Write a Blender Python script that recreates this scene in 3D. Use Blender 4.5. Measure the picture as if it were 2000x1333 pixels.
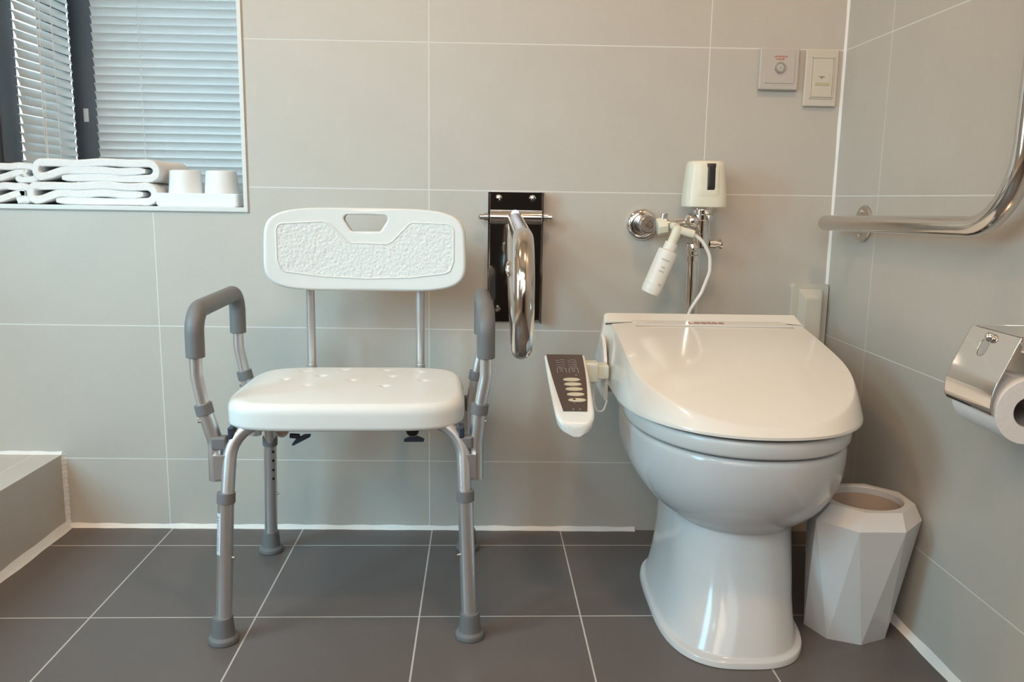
import bpy, bmesh, math, random
from mathutils import Vector, Matrix
PI = math.pi
random.seed(7)
C = bpy.context.scene.collection
scn = bpy.context.scene
for o in list(bpy.data.objects): bpy.data.objects.remove(o)

# ------------------------------------------------------------------ camera
cam_d = bpy.data.cameras.new('camera'); cam = bpy.data.objects.new('camera', cam_d); C.objects.link(cam)
cam_d.sensor_width = 36.0; cam_d.lens = 1630.57 / 2000 * 36.0
cam.location = (0.14499, -1.86009, 0.76754)
cam.rotation_euler = (1.40151, -0.015334, -0.020048)
cam_d.clip_start = 0.02
scn.camera = cam
# ------------------------------------------------------------------ colour management
scn.view_settings.view_transform = 'Standard'; scn.view_settings.look = 'None'
scn.view_settings.gamma = 1.0; scn.view_settings.use_curve_mapping = False
scn.view_settings.exposure = 0.0
# ------------------------------------------------------------------ world (overcast daylight outside)
w = bpy.data.worlds.new('sky'); scn.world = w; w.use_nodes = True
bg = w.node_tree.nodes['Background']; bg.inputs[0].default_value = (0.88, 0.99, 1.06, 1); bg.inputs[1].default_value = 6.0
# ------------------------------------------------------------------ lights
def area(name, loc, target, size, power, col, shape='RECTANGLE', sy=None, spread=PI):
    l = bpy.data.lights.new(name, 'AREA'); l.shape = shape; l.size = size
    if sy: l.size_y = sy
    l.energy = power; l.color = col; l.spread = spread
    o = bpy.data.objects.new(name, l); C.objects.link(o); o.location = loc
    o.rotation_euler = (Vector(target) - Vector(loc)).to_track_quat('-Z', 'Y').to_euler()
    return o
area('added_low_left_fill', (-1.70, -1.15, 1.00), (-0.15, 0.0, 0.32), 0.8, 10.0, (0.36, 0.78, 1.0), sy=0.9, spread=math.radians(88))  # soft cool fill added low on the left; no window is built here
area('daylight_high_window', (-1.66, -1.90, 1.95), (-0.15, 0.0, 0.22), 0.5, 3.0, (0.46, 0.84, 1.0), sy=0.5, spread=math.radians(58))
area('added_front_fill', (-0.5, -2.68, 1.75), (0.15, 0, 0.45), 1.7, 34.0, (1.0, 0.87, 0.73), sy=1.2)  # broad fill lamp added behind the camera; the front wall has no window
area('added_low_front_fill', (0.05, -2.66, 1.15), (0.3, 0.0, 0.30), 1.1, 3.0, (0.90, 0.95, 1.0), sy=1.2, spread=math.radians(95))  # weak fill added to lift the wall between chair and toilet
area('ceiling_downlight_left', (-1.05, -0.70, 2.66), (-1.05, -0.70, 0), 0.3, 10.0, (1.0, 0.62, 0.34), shape='DISK')
area('ceiling_downlight_right', (0.50, -1.30, 2.66), (0.5, -1.30, 0), 0.24, 15.0, (1.0, 0.62, 0.34), shape='DISK')

# ------------------------------------------------------------------ materials
def newmat(name):
    m = bpy.data.materials.new(name); m.use_nodes = True
    return m, m.node_tree, m.node_tree.nodes['Principled BSDF']
def pm(name, col, rough=0.5, metal=0.0, var=0.04, scale=30.0, bump=0.0, bscale=200.0, bdist=0.002, coat=0.0, spec=0.5, sss=0.0, trans=0.0):
    m, nt, b = newmat(name)
    N = nt.nodes; L = nt.links
    tc = N.new('ShaderNodeTexCoord')
    nz = N.new('ShaderNodeTexNoise'); nz.inputs['Scale'].default_value = scale; nz.inputs['Detail'].default_value = 4
    L.new(tc.outputs['Object'], nz.inputs['Vector'])
    mx = N.new('ShaderNodeMix'); mx.data_type = 'RGBA'
    mx.inputs[6].default_value = (*[c * (1 - var) for c in col], 1); mx.inputs[7].default_value = (*[min(1, c * (1 + var)) for c in col], 1)
    L.new(nz.outputs['Fac'], mx.inputs[0]); L.new(mx.outputs[2], b.inputs['Base Color'])
    b.inputs['Roughness'].default_value = rough; b.inputs['Metallic'].default_value = metal
    b.inputs['Coat Weight'].default_value = coat; b.inputs['Specular IOR Level'].default_value = spec
    if sss: b.inputs['Subsurface Weight'].default_value = sss; b.inputs['Subsurface Radius'].default_value = (0.01, 0.01, 0.01)
    if bump:
        n2 = N.new('ShaderNodeTexNoise'); n2.inputs['Scale'].default_value = bscale; n2.inputs['Detail'].default_value = 3
        L.new(tc.outputs['Object'], n2.inputs['Vector'])
        bp = N.new('ShaderNodeBump'); bp.inputs['Strength'].default_value = bump; bp.inputs['Distance'].default_value = bdist
        L.new(n2.outputs['Fac'], bp.inputs['Height']); L.new(bp.outputs['Normal'], b.inputs['Normal'])
    if trans:
        t = N.new('ShaderNodeBsdfTranslucent'); t.inputs[0].default_value = (*col, 1)
        ms = N.new('ShaderNodeMixShader'); ms.inputs[0].default_value = trans
        L.new(b.outputs[0], ms.inputs[1]); L.new(t.outputs[0], ms.inputs[2])
        L.new(ms.outputs[0], N['Material Output'].inputs['Surface'])
    return m

def tile_mat(name, a, pa, oa, b_, pb, ob, gw, tile, grout, rough, yaw=0.0, mott=0.05):
    """tiles laid on the world grid: a/b_ = axis indices, p = tile size, o = offset"""
    m, nt, bs = newmat(name); N = nt.nodes; L = nt.links
    geo = N.new('ShaderNodeNewGeometry')
    vec = geo.outputs['Position']
    if yaw:
        vr = N.new('ShaderNodeVectorRotate'); vr.rotation_type = 'Z_AXIS'; vr.inputs['Angle'].default_value = -yaw
        L.new(vec, vr.inputs['Vector']); vec = vr.outputs[0]
    sp = N.new('ShaderNodeSeparateXYZ'); L.new(vec, sp.inputs[0])
    masks = []; cells = []
    for ax, P, o in ((a, pa, oa), (b_, pb, ob)):
        s = N.new('ShaderNodeMath'); s.operation = 'SUBTRACT'; L.new(sp.outputs[ax], s.inputs[0]); s.inputs[1].default_value = o
        pp = N.new('ShaderNodeMath'); pp.operation = 'PINGPONG'; L.new(s.outputs[0], pp.inputs[0]); pp.inputs[1].default_value = P / 2
        ss = N.new('ShaderNodeMapRange'); ss.interpolation_type = 'SMOOTHSTEP'
        ss.inputs[1].default_value = gw / 2 * 0.7; ss.inputs[2].default_value = gw / 2 * 1.3; ss.inputs[3].default_value = 1; ss.inputs[4].default_value = 0
        L.new(pp.outputs[0], ss.inputs[0]); masks.append(ss.outputs[0])
        dv = N.new('ShaderNodeMath'); dv.operation = 'DIVIDE'; L.new(s.outputs[0], dv.inputs[0]); dv.inputs[1].default_value = P
        fl = N.new('ShaderNodeMath'); fl.operation = 'FLOOR'; L.new(dv.outputs[0], fl.inputs[0]); cells.append(fl.outputs[0])
    mk = N.new('ShaderNodeMath'); mk.operation = 'MAXIMUM'; L.new(masks[0], mk.inputs[0]); L.new(masks[1], mk.inputs[1])
    cb = N.new('ShaderNodeCombineXYZ'); L.new(cells[0], cb.inputs[0]); L.new(cells[1], cb.inputs[1])
    wn = N.new('ShaderNodeTexWhiteNoise'); wn.noise_dimensions = '3D'; L.new(cb.outputs[0], wn.inputs['Vector'])
    nz = N.new('ShaderNodeTexNoise'); nz.inputs['Scale'].default_value = 9; nz.inputs['Detail'].default_value = 6; nz.inputs['Roughness'].default_value = 0.6
    L.new(geo.outputs['Position'], nz.inputs['Vector'])
    nf = N.new('ShaderNodeTexNoise'); nf.inputs['Scale'].default_value = 160; nf.inputs['Detail'].default_value = 3
    L.new(geo.outputs['Position'], nf.inputs['Vector'])
    f1 = N.new('ShaderNodeMath'); f1.operation = 'MULTIPLY_ADD'; L.new(wn.outputs['Value'], f1.inputs[0]); f1.inputs[1].default_value = 0.25; L.new(nz.outputs['Fac'], f1.inputs[2])
    f2 = N.new('ShaderNodeMath'); f2.operation = 'MULTIPLY_ADD'; L.new(nf.outputs['Fac'], f2.inputs[0]); f2.inputs[1].default_value = 0.55; L.new(f1.outputs[0], f2.inputs[2])
    mr = N.new('ShaderNodeMapRange'); mr.inputs[1].default_value = 0.45; mr.inputs[2].default_value = 1.35; L.new(f2.outputs[0], mr.inputs[0])
    mt = N.new('ShaderNodeMix'); mt.data_type = 'RGBA'
    mt.inputs[6].default_value = (*[c * (1 - mott) for c in tile], 1); mt.inputs[7].default_value = (*[c * (1 + mott) for c in tile], 1)
    L.new(mr.outputs[0], mt.inputs[0])
    mg = N.new('ShaderNodeMix'); mg.data_type = 'RGBA'; L.new(mk.outputs[0], mg.inputs[0]); L.new(mt.outputs[2], mg.inputs[6]); mg.inputs[7].default_value = (*grout, 1)
    L.new(mg.outputs[2], bs.inputs['Base Color'])
    rr = N.new('ShaderNodeMapRange'); rr.inputs[3].default_value = rough; rr.inputs[4].default_value = 0.85; L.new(mk.outputs[0], rr.inputs[0]); L.new(rr.outputs[0], bs.inputs['Roughness'])
    inv = N.new('ShaderNodeMath'); inv.operation = 'MULTIPLY_ADD'; L.new(mk.outputs[0], inv.inputs[0]); inv.inputs[1].default_value = -1.0
    fm = N.new('ShaderNodeMath'); fm.operation = 'MULTIPLY'; L.new(nf.outputs['Fac'], fm.inputs[0]); fm.inputs[1].default_value = 0.12; L.new(fm.outputs[0], inv.inputs[2])
    bp = N.new('ShaderNodeBump'); bp.inputs['Strength'].default_value = 0.35; bp.inputs['Distance'].default_value = 0.001
    L.new(inv.outputs[0], bp.inputs['Height']); L.new(bp.outputs['Normal'], bs.inputs['Normal'])
    return m

H0, TH = 0.1657, 0.309
WT = (0.530, 0.500, 0.452); WG = (0.70, 0.69, 0.66)
M = {}
M['wall_b'] = tile_mat('wall_tile_back', 0, 0.6016, 0, 2, TH, H0, 0.0026, WT, WG, 0.38)
M['wall_r'] = tile_mat('wall_tile_right', 1, 0.60, -0.2081, 2, TH, H0, 0.0026, WT, WG, 0.38)
M['wall_l'] = tile_mat('wall_tile_left', 1, 0.60, -0.30, 2, TH, H0, 0.0026, WT, WG, 0.38)
M['ledge'] = tile_mat('ledge_tile', 1, 0.60, -0.52, 0, 2.0, -0.9, 0.0022, WT, WG, 0.38)
M['floor'] = tile_mat('floor_tile', 0, 0.300, 0.0068 - 0.3, 1, 0.3224, -0.095, 0.0030, (0.128, 0.113, 0.109), (0.50, 0.49, 0.47), 0.42, yaw=0.0165, mott=0.10)
M['caulk'] = pm('white_caulk', (0.80, 0.80, 0.77), 0.5, var=0.05, scale=60)
M['sill'] = pm('sill_tile', (0.72, 0.73, 0.71), 0.35)
M['ceil'] = pm('ceiling_paint', (0.75, 0.73, 0.69), 0.8)
M['plain'] = pm('plain_wall', (0.50, 0.46, 0.41), 0.6)
M['door'] = pm('dark_door', (0.018, 0.015, 0.014), 0.4)
M['frame'] = pm('grey_window_frame', (0.075, 0.092, 0.115), 0.45)
M['slat'] = pm('blind_slat', (0.66, 0.69, 0.70), 0.45, trans=0.22)
M['cord'] = pm('blind_cord', (0.80, 0.82, 0.84), 0.7)
M['hdpe'] = pm('white_moulded_plastic', (0.76, 0.765, 0.745), 0.38, var=0.02)
M['hdpe_tex'] = pm('embossed_white_plastic', (0.74, 0.75, 0.73), 0.42, var=0.02, bump=1.0, bscale=150, bdist=0.0028)
M['alu'] = pm('brushed_aluminium', (0.70, 0.70, 0.71), 0.34, metal=0.9, var=0.03)
M['foam'] = pm('grey_foam', (0.165, 0.165, 0.165), 0.48, bump=0.15, bscale=400)
M['collar'] = pm('grey_plastic_collar', (0.17, 0.165, 0.17), 0.45)
M['rubber'] = pm('grey_rubber', (0.15, 0.155, 0.16), 0.55)
M['black'] = pm('black_plastic', (0.02, 0.02, 0.022), 0.35)
M['navy'] = pm('dark_navy_plastic', (0.03, 0.04, 0.065), 0.4)
M['hole'] = pm('dark_hole', (0.02, 0.02, 0.02), 0.8)
M['sticker'] = pm('pale_sticker', (0.60, 0.62, 0.66), 0.5)
M['stickprint'] = pm('sticker_print', (0.30, 0.32, 0.36), 0.6)
M['chrome'] = pm('chrome', (0.80, 0.78, 0.76), 0.07, metal=1.0, var=0.02)
M['steel'] = pm('polished_steel', (0.66, 0.63, 0.60), 0.12, metal=1.0, var=0.02)
M['mirror'] = pm('mirror_steel', (0.52, 0.50, 0.50), 0.05, metal=1.0, var=0.02)
M['satin'] = pm('satin_steel', (0.55, 0.52, 0.49), 0.28, metal=1.0)
M['ceramic'] = pm('white_ceramic', (0.63, 0.635, 0.64), 0.13, var=0.01)
M['lid'] = pm('glossy_white_plastic', (0.80, 0.785, 0.74), 0.14, coat=0.3, var=0.01)
M['seatp'] = pm('seat_white_plastic', (0.74, 0.735, 0.72), 0.25, var=0.01)
M['seam'] = pm('seam_shadow_tone', (0.45, 0.42, 0.38), 0.6)  # shade of the seams put into the colour of thin strips
M['cream'] = pm('cream_plastic', (0.76, 0.74, 0.62), 0.32, var=0.02)
M['plate1'] = pm('pale_grey_plastic', (0.52, 0.48, 0.44), 0.35, var=0.02)
M['plate2'] = pm('ivory_plastic', (0.60, 0.56, 0.48), 0.35, var=0.02)
M['olive'] = pm('olive_mark', (0.16, 0.14, 0.05), 0.6)
M['yellowish'] = pm('phosphor_strip', (0.50, 0.48, 0.26), 0.5)
M['red'] = pm('red_print', (0.62, 0.16, 0.09), 0.5)
M['redbrown'] = pm('red_brown_print', (0.42, 0.17, 0.12), 0.5)
M['brown'] = pm('dark_brown_face', (0.085, 0.055, 0.048), 0.22, var=0.03)
M['print'] = pm('pale_print', (0.50, 0.44, 0.40), 0.5)
M['button'] = pm('ivory_button', (0.68, 0.60, 0.44), 0.35)
M['whitep'] = pm('white_plastic', (0.80, 0.79, 0.75), 0.3, var=0.01)
M['greyp'] = pm('grey_print', (0.42, 0.43, 0.40), 0.5)
M['bin'] = pm('bin_plastic', (0.66, 0.65, 0.645), 0.28, var=0.01)
M['bin_in'] = pm('bin_inside_shade', (0.52, 0.40, 0.31), 0.6)  # warm shade inside the white bin, put into the colour of its inner wall
M['paper'] = pm('toilet_paper', (0.83, 0.82, 0.81), 0.9, bump=0.3, bscale=250)
M['card'] = pm('cardboard_core', (0.36, 0.33, 0.33), 0.85)
M['terry'] = pm('white_terry', (0.86, 0.86, 0.86), 0.95, bump=1.0, bscale=420)
M['cup'] = pm('white_cup', (0.80, 0.80, 0.80), 0.35, var=0.01)
M['tray'] = pm('white_tray', (0.84, 0.85, 0.86), 0.35, var=0.01)
def glass_mat():
    m, nt, b = newmat('window_glass'); N = nt.nodes; L = nt.links
    t = N.new('ShaderNodeBsdfTransparent'); t.inputs[0].default_value = (0.93, 0.97, 0.96, 1)
    g = N.new('ShaderNodeBsdfGlossy'); g.inputs['Roughness'].default_value = 0.02
    f = N.new('ShaderNodeFresnel'); f.inputs[0].default_value = 1.45
    ge = N.new('ShaderNodeNewGeometry'); iv = N.new('ShaderNodeMath'); iv.operation = 'SUBTRACT'; iv.inputs[0].default_value = 1.0; L.new(ge.outputs['Backfacing'], iv.inputs[1])
    mu = N.new('ShaderNodeMath'); mu.operation = 'MULTIPLY'; L.new(f.outputs[0], mu.inputs[0]); L.new(iv.outputs[0], mu.inputs[1])
    ms = N.new('ShaderNodeMixShader'); L.new(mu.outputs[0], ms.inputs[0]); L.new(t.outputs[0], ms.inputs[1]); L.new(g.outputs[0], ms.inputs[2])
    L.new(ms.outputs[0], N['Material Output'].inputs['Surface']); return m
M['glass'] = glass_mat()

# ------------------------------------------------------------------ object helpers
def link(name, bm, mat, parent=None, sharp=35, origin=None):
    me = bpy.data.meshes.new(name)
    off = None
    if parent is not None:
        p = parent
        while p.parent is not None: p = p.parent
        off = p.location
    elif origin is not None: off = Vector(origin)
    if parent is not None and p.rotation_euler.z and not p.get('_world'): off = None      # meshes of a turned thing are already local
    if off is not None: bmesh.ops.translate(bm, verts=bm.verts, vec=-Vector(off))
    bmesh.ops.recalc_face_normals(bm, faces=bm.faces)
    for f in bm.faces: f.smooth = True
    bm.to_mesh(me); bm.free()
    try: me.set_sharp_from_angle(angle=math.radians(sharp))
    except Exception: pass
    me.materials.append(M[mat] if isinstance(mat, str) else mat)
    o = bpy.data.objects.new(name, me); C.objects.link(o)
    wn = o.modifiers.new('weighted_normals', 'WEIGHTED_NORMAL'); wn.keep_sharp = True; wn.weight = 80
    if parent is not None: o.parent = parent
    elif origin is not None: o.location = origin
    return o
def thing(name, label, cat, loc=(0, 0, 0), rz=0.0, group=None):
    o = bpy.data.objects.new(name, None); C.objects.link(o); o.empty_display_size = 0.05
    o.location = loc; o.rotation_euler = (0, 0, rz); o['label'] = label; o['category'] = cat
    if group: o['group'] = group
    return o
def tag(o, label, cat, group=None):
    o['label'] = label; o['category'] = cat
    if group: o['group'] = group
    return o
def struct(name, bm, mat, parent=None, sharp=35):
    o = link(name, bm, mat, parent, sharp)
    if parent is None: o['kind'] = 'structure'
    return o
def nb(): return bmesh.new()
def box(bm, a, b, r=0.0, seg=3, mtx=None):
    t = bmesh.new(); bmesh.ops.create_cube(t, size=1.0)
    s = [abs(b[i] - a[i]) for i in range(3)]; c = [(a[i] + b[i]) / 2 for i in range(3)]
    for v in t.verts: v.co = Vector([v.co[i] * s[i] + c[i] for i in range(3)])
    if r > 0: bmesh.ops.bevel(t, geom=list(t.edges), offset=r, segments=seg, profile=0.5, affect='EDGES')
    if mtx: bmesh.ops.transform(t, matrix=mtx, verts=t.verts)
    merge(bm, t)
def merge(bm, t):
    me = bpy.data.meshes.new('tmp'); t.to_mesh(me); t.free(); bm.from_mesh(me); bpy.data.meshes.remove(me)
def loft(bm, rings, cap0=True, cap1=True, closed=True):
    R = [[bm.verts.new(p) for p in r] for r in rings]
    n = len(R[0])
    for i in range(len(R) - 1):
        for j in range(n if closed else n - 1):
            k = (j + 1) % n
            bm.faces.new((R[i][j], R[i][k], R[i + 1][k], R[i + 1][j]))
    if cap0: bm.faces.new(R[0][::-1])
    if cap1: bm.faces.new(R[-1])
    return R
def frame_of(d):
    d = d.normalized(); u = Vector((0, 0, 1)) if abs(d.z) < 0.9 else Vector((1, 0, 0))
    a = d.cross(u).normalized(); return a, d.cross(a).normalized()
def fillet(pts, rad, n=8):
    pts = [Vector(p) for p in pts]
    if not isinstance(rad, (list, tuple)): rad = [rad] * len(pts)
    out = [pts[0]]
    for i in range(1, len(pts) - 1):
        p, a, b = pts[i], pts[i - 1], pts[i + 1]
        u = (a - p); v = (b - p); ang = u.angle(v)
        if rad[i] <= 0 or ang > PI - 0.02: out.append(p); continue
        t = min(rad[i] / math.tan(ang / 2), u.length * 0.49, v.length * 0.49); r = t * math.tan(ang / 2)
        un, vn = u.normalized(), v.normalized()
        bis = (un + vn).normalized(); c = p + bis * (r / math.sin(ang / 2))
        s, e = p + un * t - c, p + vn * t - c
        tot = s.angle(e); ax = s.cross(e).normalized()
        for k in range(n + 1):
            out.append(c + Matrix.Rotation(tot * k / n, 3, ax) @ s)
    out.append(pts[-1]); return out
def tube(bm, pts, r, seg=20, cap='flat', rad=None, n=8, bev=0.0):
    if rad is not None: pts = fillet(pts, rad, n)
    pts = [Vector(p) for p in pts]
    rs = list(r) if isinstance(r, (list, tuple)) else [r] * len(pts)
    T = []
    for i in range(len(pts)):
        a = pts[max(0, i - 1)]; b = pts[min(len(pts) - 1, i + 1)]; T.append((b - a).normalized())
    u, v = frame_of(T[0]); rings = []
    for i, p in enumerate(pts):
        if i > 0:
            q = T[i - 1].rotation_difference(T[i]); u = q @ u; v = q @ v
        rings.append([p + (u * math.cos(2 * PI * k / seg) + v * math.sin(2 * PI * k / seg)) * rs[i] for k in range(seg)])
    if cap == 'round' or bev:
        b = rs[0] if cap == 'round' else bev
        def ends(p, t, uu, vv, R):
            o = []
            for k in range(1, 5):
                th = PI / 2 * k / 4; rr = (R - b) + b * math.cos(th); rr = max(rr, R * 0.02)
                o.append([p + t * (b * math.sin(th)) + (uu * math.cos(2 * PI * j / seg) + vv * math.sin(2 * PI * j / seg)) * rr for j in range(seg)])
            return o
        u0, v0 = frame_of(T[0])
        e1 = ends(pts[-1], T[-1], u, v, rs[-1]); e0 = ends(pts[0], -T[0], u0, v0, rs[0])
        rings = e0[::-1] + rings + e1
    loft(bm, rings)
def lathe(bm, prof, c, axis=(0, 0, 1), seg=32, cap0=True, cap1=True):
    """prof = [(distance along axis, radius)]"""
    c = Vector(c); d = Vector(axis).normalized(); u, v = frame_of(d)
    rings = [[c + d * h + (u * math.cos(2 * PI * k / seg) + v * math.sin(2 * PI * k / seg)) * max(r, 1e-5) for k in range(seg)] for h, r in prof]
    loft(bm, rings, cap0, cap1)
def sring(cx, cy, hx, hf, hb, z, n=4.0, nb_=None, N=96):
    """super-ellipse ring; hf towards -y (front), hb towards +y (back)"""
    out = []; nb_ = nb_ or n
    for k in range(N):
        th = 2 * PI * k / N; c, s = math.cos(th), math.sin(th)
        e = n if s < 0 else nb_; hy = hf if s < 0 else hb
        # angle-stretched polar form
        r = (abs(c) ** e + abs(s) ** e) ** (-1 / e)
        out.append(Vector((cx + hx * r * c, cy + hy * r * s, z)))
    return out
def prism(bm, poly, y0, y1, plane='xz'):
    f = (lambda a, b, y: (a, y, b)) if plane == 'xz' else ((lambda a, b, y: (y, a, b)) if plane == 'yz' else (lambda a, b, y: (a, b, y)))
    loft(bm, [[f(a, b, y0) for a, b in poly], [f(a, b, y1) for a, b in poly]])
def rpoly(pts, r, n=5):
    P = [Vector((p[0], p[1], 0)) for p in pts]; out = []
    m = len(P)
    for i in range(m):
        q = fillet([P[i - 1], P[i], P[(i + 1) % m]], [0, r, 0], n)[1:-1]
        out += [(v.x, v.y) for v in q]
    return out

# ================================================================== SETTING
XR = 0.8954; RY = 0.015
def wx(y): return XR - RY * y
LX, FY, CZ = -1.75, -2.75, 2.70      # left wall, front wall, ceiling
OPX = -0.4027; OPZ = 0.735; OPT = 1.55; D = 0.50; WX = -1.0
bm = nb(); box(bm, (LX - .1, FY - .1, -0.08), (1.05, 0.1, 0)); struct('floor', bm, 'floor')
bm = nb(); box(bm, (LX - .1, FY - .1, CZ), (1.05, 0.7, CZ + .08)); struct('ceiling', bm, 'ceil')
bm = nb()
box(bm, (OPX, 0, 0), (XR + 0.08, 0.6, CZ)); box(bm, (LX - .1, 0, 0), (OPX, 0.6, OPZ)); box(bm, (LX - .1, 0, OPT), (OPX, 0.6, CZ)); box(bm, (LX - .1, 0, OPZ), (WX - 0.06, 0.12, OPT))
struct('wall_back', bm, 'wall_b')
bm = nb(); prism(bm, [(wx(0), 0), (wx(0) + .12, 0), (wx(FY) + .12, FY), (wx(FY), FY)], 0, CZ, 'xy'); struct('wall_right', bm, 'wall_r')
bm = nb(); box(bm, (LX - .1, FY, 0), (LX, 0, CZ)); struct('wall_left', bm, 'wall_l')
bm = nb(); box(bm, (LX - .1, FY - .1, 0), (1.05, FY, CZ)); struct('wall_front', bm, 'plain')
bm = nb(); box(bm, (-0.35, FY, 0), (0.55, FY + .03, 2.05), 0.004); box(bm, (-0.42, FY, 0), (-0.35, FY + .05, 2.12)); box(bm, (0.55, FY, 0), (0.62, FY + .05, 2.12)); box(bm, (-0.42, FY, 2.05), (0.62, FY + .05, 2.12))
struct('door_1', bm, 'door')
# raised tiled ledge on the left
bm = nb(); box(bm, (LX, FY, 0), (-0.838, 0, 0.1745), 0.0015, 2); struct('trim_1', bm, 'ledge')
# white caulk strips
def caulk(name, a, b, n1, n2, s):
    bm = nb(); a, b, n1, n2 = map(Vector, (a, b, n1, n2))
    rs = []
    K = 60
    for i in range(K + 1):
        p = a.lerp(b, i / K); k = s * (1 + 0.10 * math.sin(i * 1.7) + 0.07 * math.sin(i * 0.61))
        rs.append([p, p + n1 * k, p + (n1 + n2) * k * 0.42, p + n2 * k])
    loft(bm, rs); return struct(name, bm, 'caulk', sharp=60)
caulk('trim_2', (-0.838, 0, 0), (0.483, 0, 0), (0, 0, 1), (0, -1, 0), 0.0085)
caulk('trim_3', (wx(-0.2), -0.2, 0), (wx(FY), FY, 0), (0, 0, 1), (-1, 0, 0), 0.012)
caulk('trim_4', (-0.838, 0, 0), (-0.838, FY, 0), (0, 0, 1), (1, 0, 0), 0.014)
caulk('trim_5', (-0.838, 0, 0), (-0.838, 0, 0.1745), (1, 0, 0), (0, -1, 0), 0.0075)
caulk('trim_6', (LX, 0, 0.1745), (-0.838, 0, 0.1745), (0, 0, 1), (0, -1, 0), 0.0065)
caulk('trim_7', (XR, 0, 0.49), (XR, 0, CZ), (-1, 0, 0), (0, -1, 0), 0.0048)
# tile edge trim round the window opening
bm = nb()
box(bm, (OPX - 0.0005, -0.004, OPZ - 0.006), (OPX + 0.0085, 0.01, OPT), 0.001, 2)
box(bm, (LX, -0.004, OPZ - 0.006), (OPX + 0.0015, 0.01, OPZ + 0.004), 0.001, 2)
struct('trim_8', bm, 'sill')
bm = nb(); box(bm, (OPX + 0.0086, -0.0012, OPZ - 0.008), (OPX + 0.0108, 0.002, OPT)); box(bm, (LX, -0.0012, OPZ - 0.0085), (OPX + 0.0100, 0.002, OPZ - 0.0062)); struct('trim_9', bm, 'seam')
bm = nb(); box(bm, (WX - 0.06, 0.0, OPZ - 0.01), (OPX, D + 0.06, OPZ + 0.0035), 0.001, 2); struct('trim_10', bm, 'sill')

# windows of the bay: one facing the room, one on the side
def window(name, x0, x1, facing, fw=0.055, fw0=None):
    fw0 = fw0 or fw
    bm = nb()
    if facing == 'y':
        B = lambda a0, a1, z0, z1, d0=0.0, d1=0.05: box(bm, (a0, D + d0, z0), (a1, D + d1, z1), 0.002, 2)
    else:
        B = lambda a0, a1, z0, z1, d0=0.0, d1=0.05: box(bm, (WX - d1, a0, z0), (WX - d0, a1, z1), 0.002, 2)
    z0, z1 = OPZ + 0.0035, OPT
    B(x0, x0 + fw0, z0, z1, -0.0); B(x1 - fw, x1, z0, z1, -0.0)
    B(x0 + fw0, x1 - fw, z0, z0 + fw); B(x0 + fw0, x1 - fw, z1 - fw, z1)
    if fw0 > fw: B(x0 + 0.072, x0 + fw0 - 0.004, z0, z1, -0.006, 0.0)
    # stepped inner profile lines
    B(x0 + fw0, x0 + fw0 + 0.012, z0 + fw, z1 - fw, 0.018, 0.045); B(x1 - fw - 0.012, x1 - fw, z0 + fw, z1 - fw, 0.018, 0.045)
    o = struct(name, bm, 'frame')
    g = nb()
    if facing == 'y': box(g, (x0 + fw0, D + 0.028, z0 + fw), (x1 - fw, D + 0.032, z1 - fw))
    else: box(g, (WX - 0.032, x0 + fw0, z0 + fw), (WX - 0.028, x1 - fw, z1 - fw))
    link('pane', g, 'glass', o)
    return o
w1 = window('window_1', WX + 0.0, OPX + 0.06, 'y', 0.064)
w2 = window('window_2', 0.075, D - 0.002, 'x', 0.060, 0.155)
bm = nb(); box(bm, (WX + 0.028, D - 0.004, 0.955), (WX + 0.040, D - 0.0005, 0.990)); o = link('frame_label', bm, 'sticker', w1); o['label'] = 'small white sticker on the dark window frame'

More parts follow.
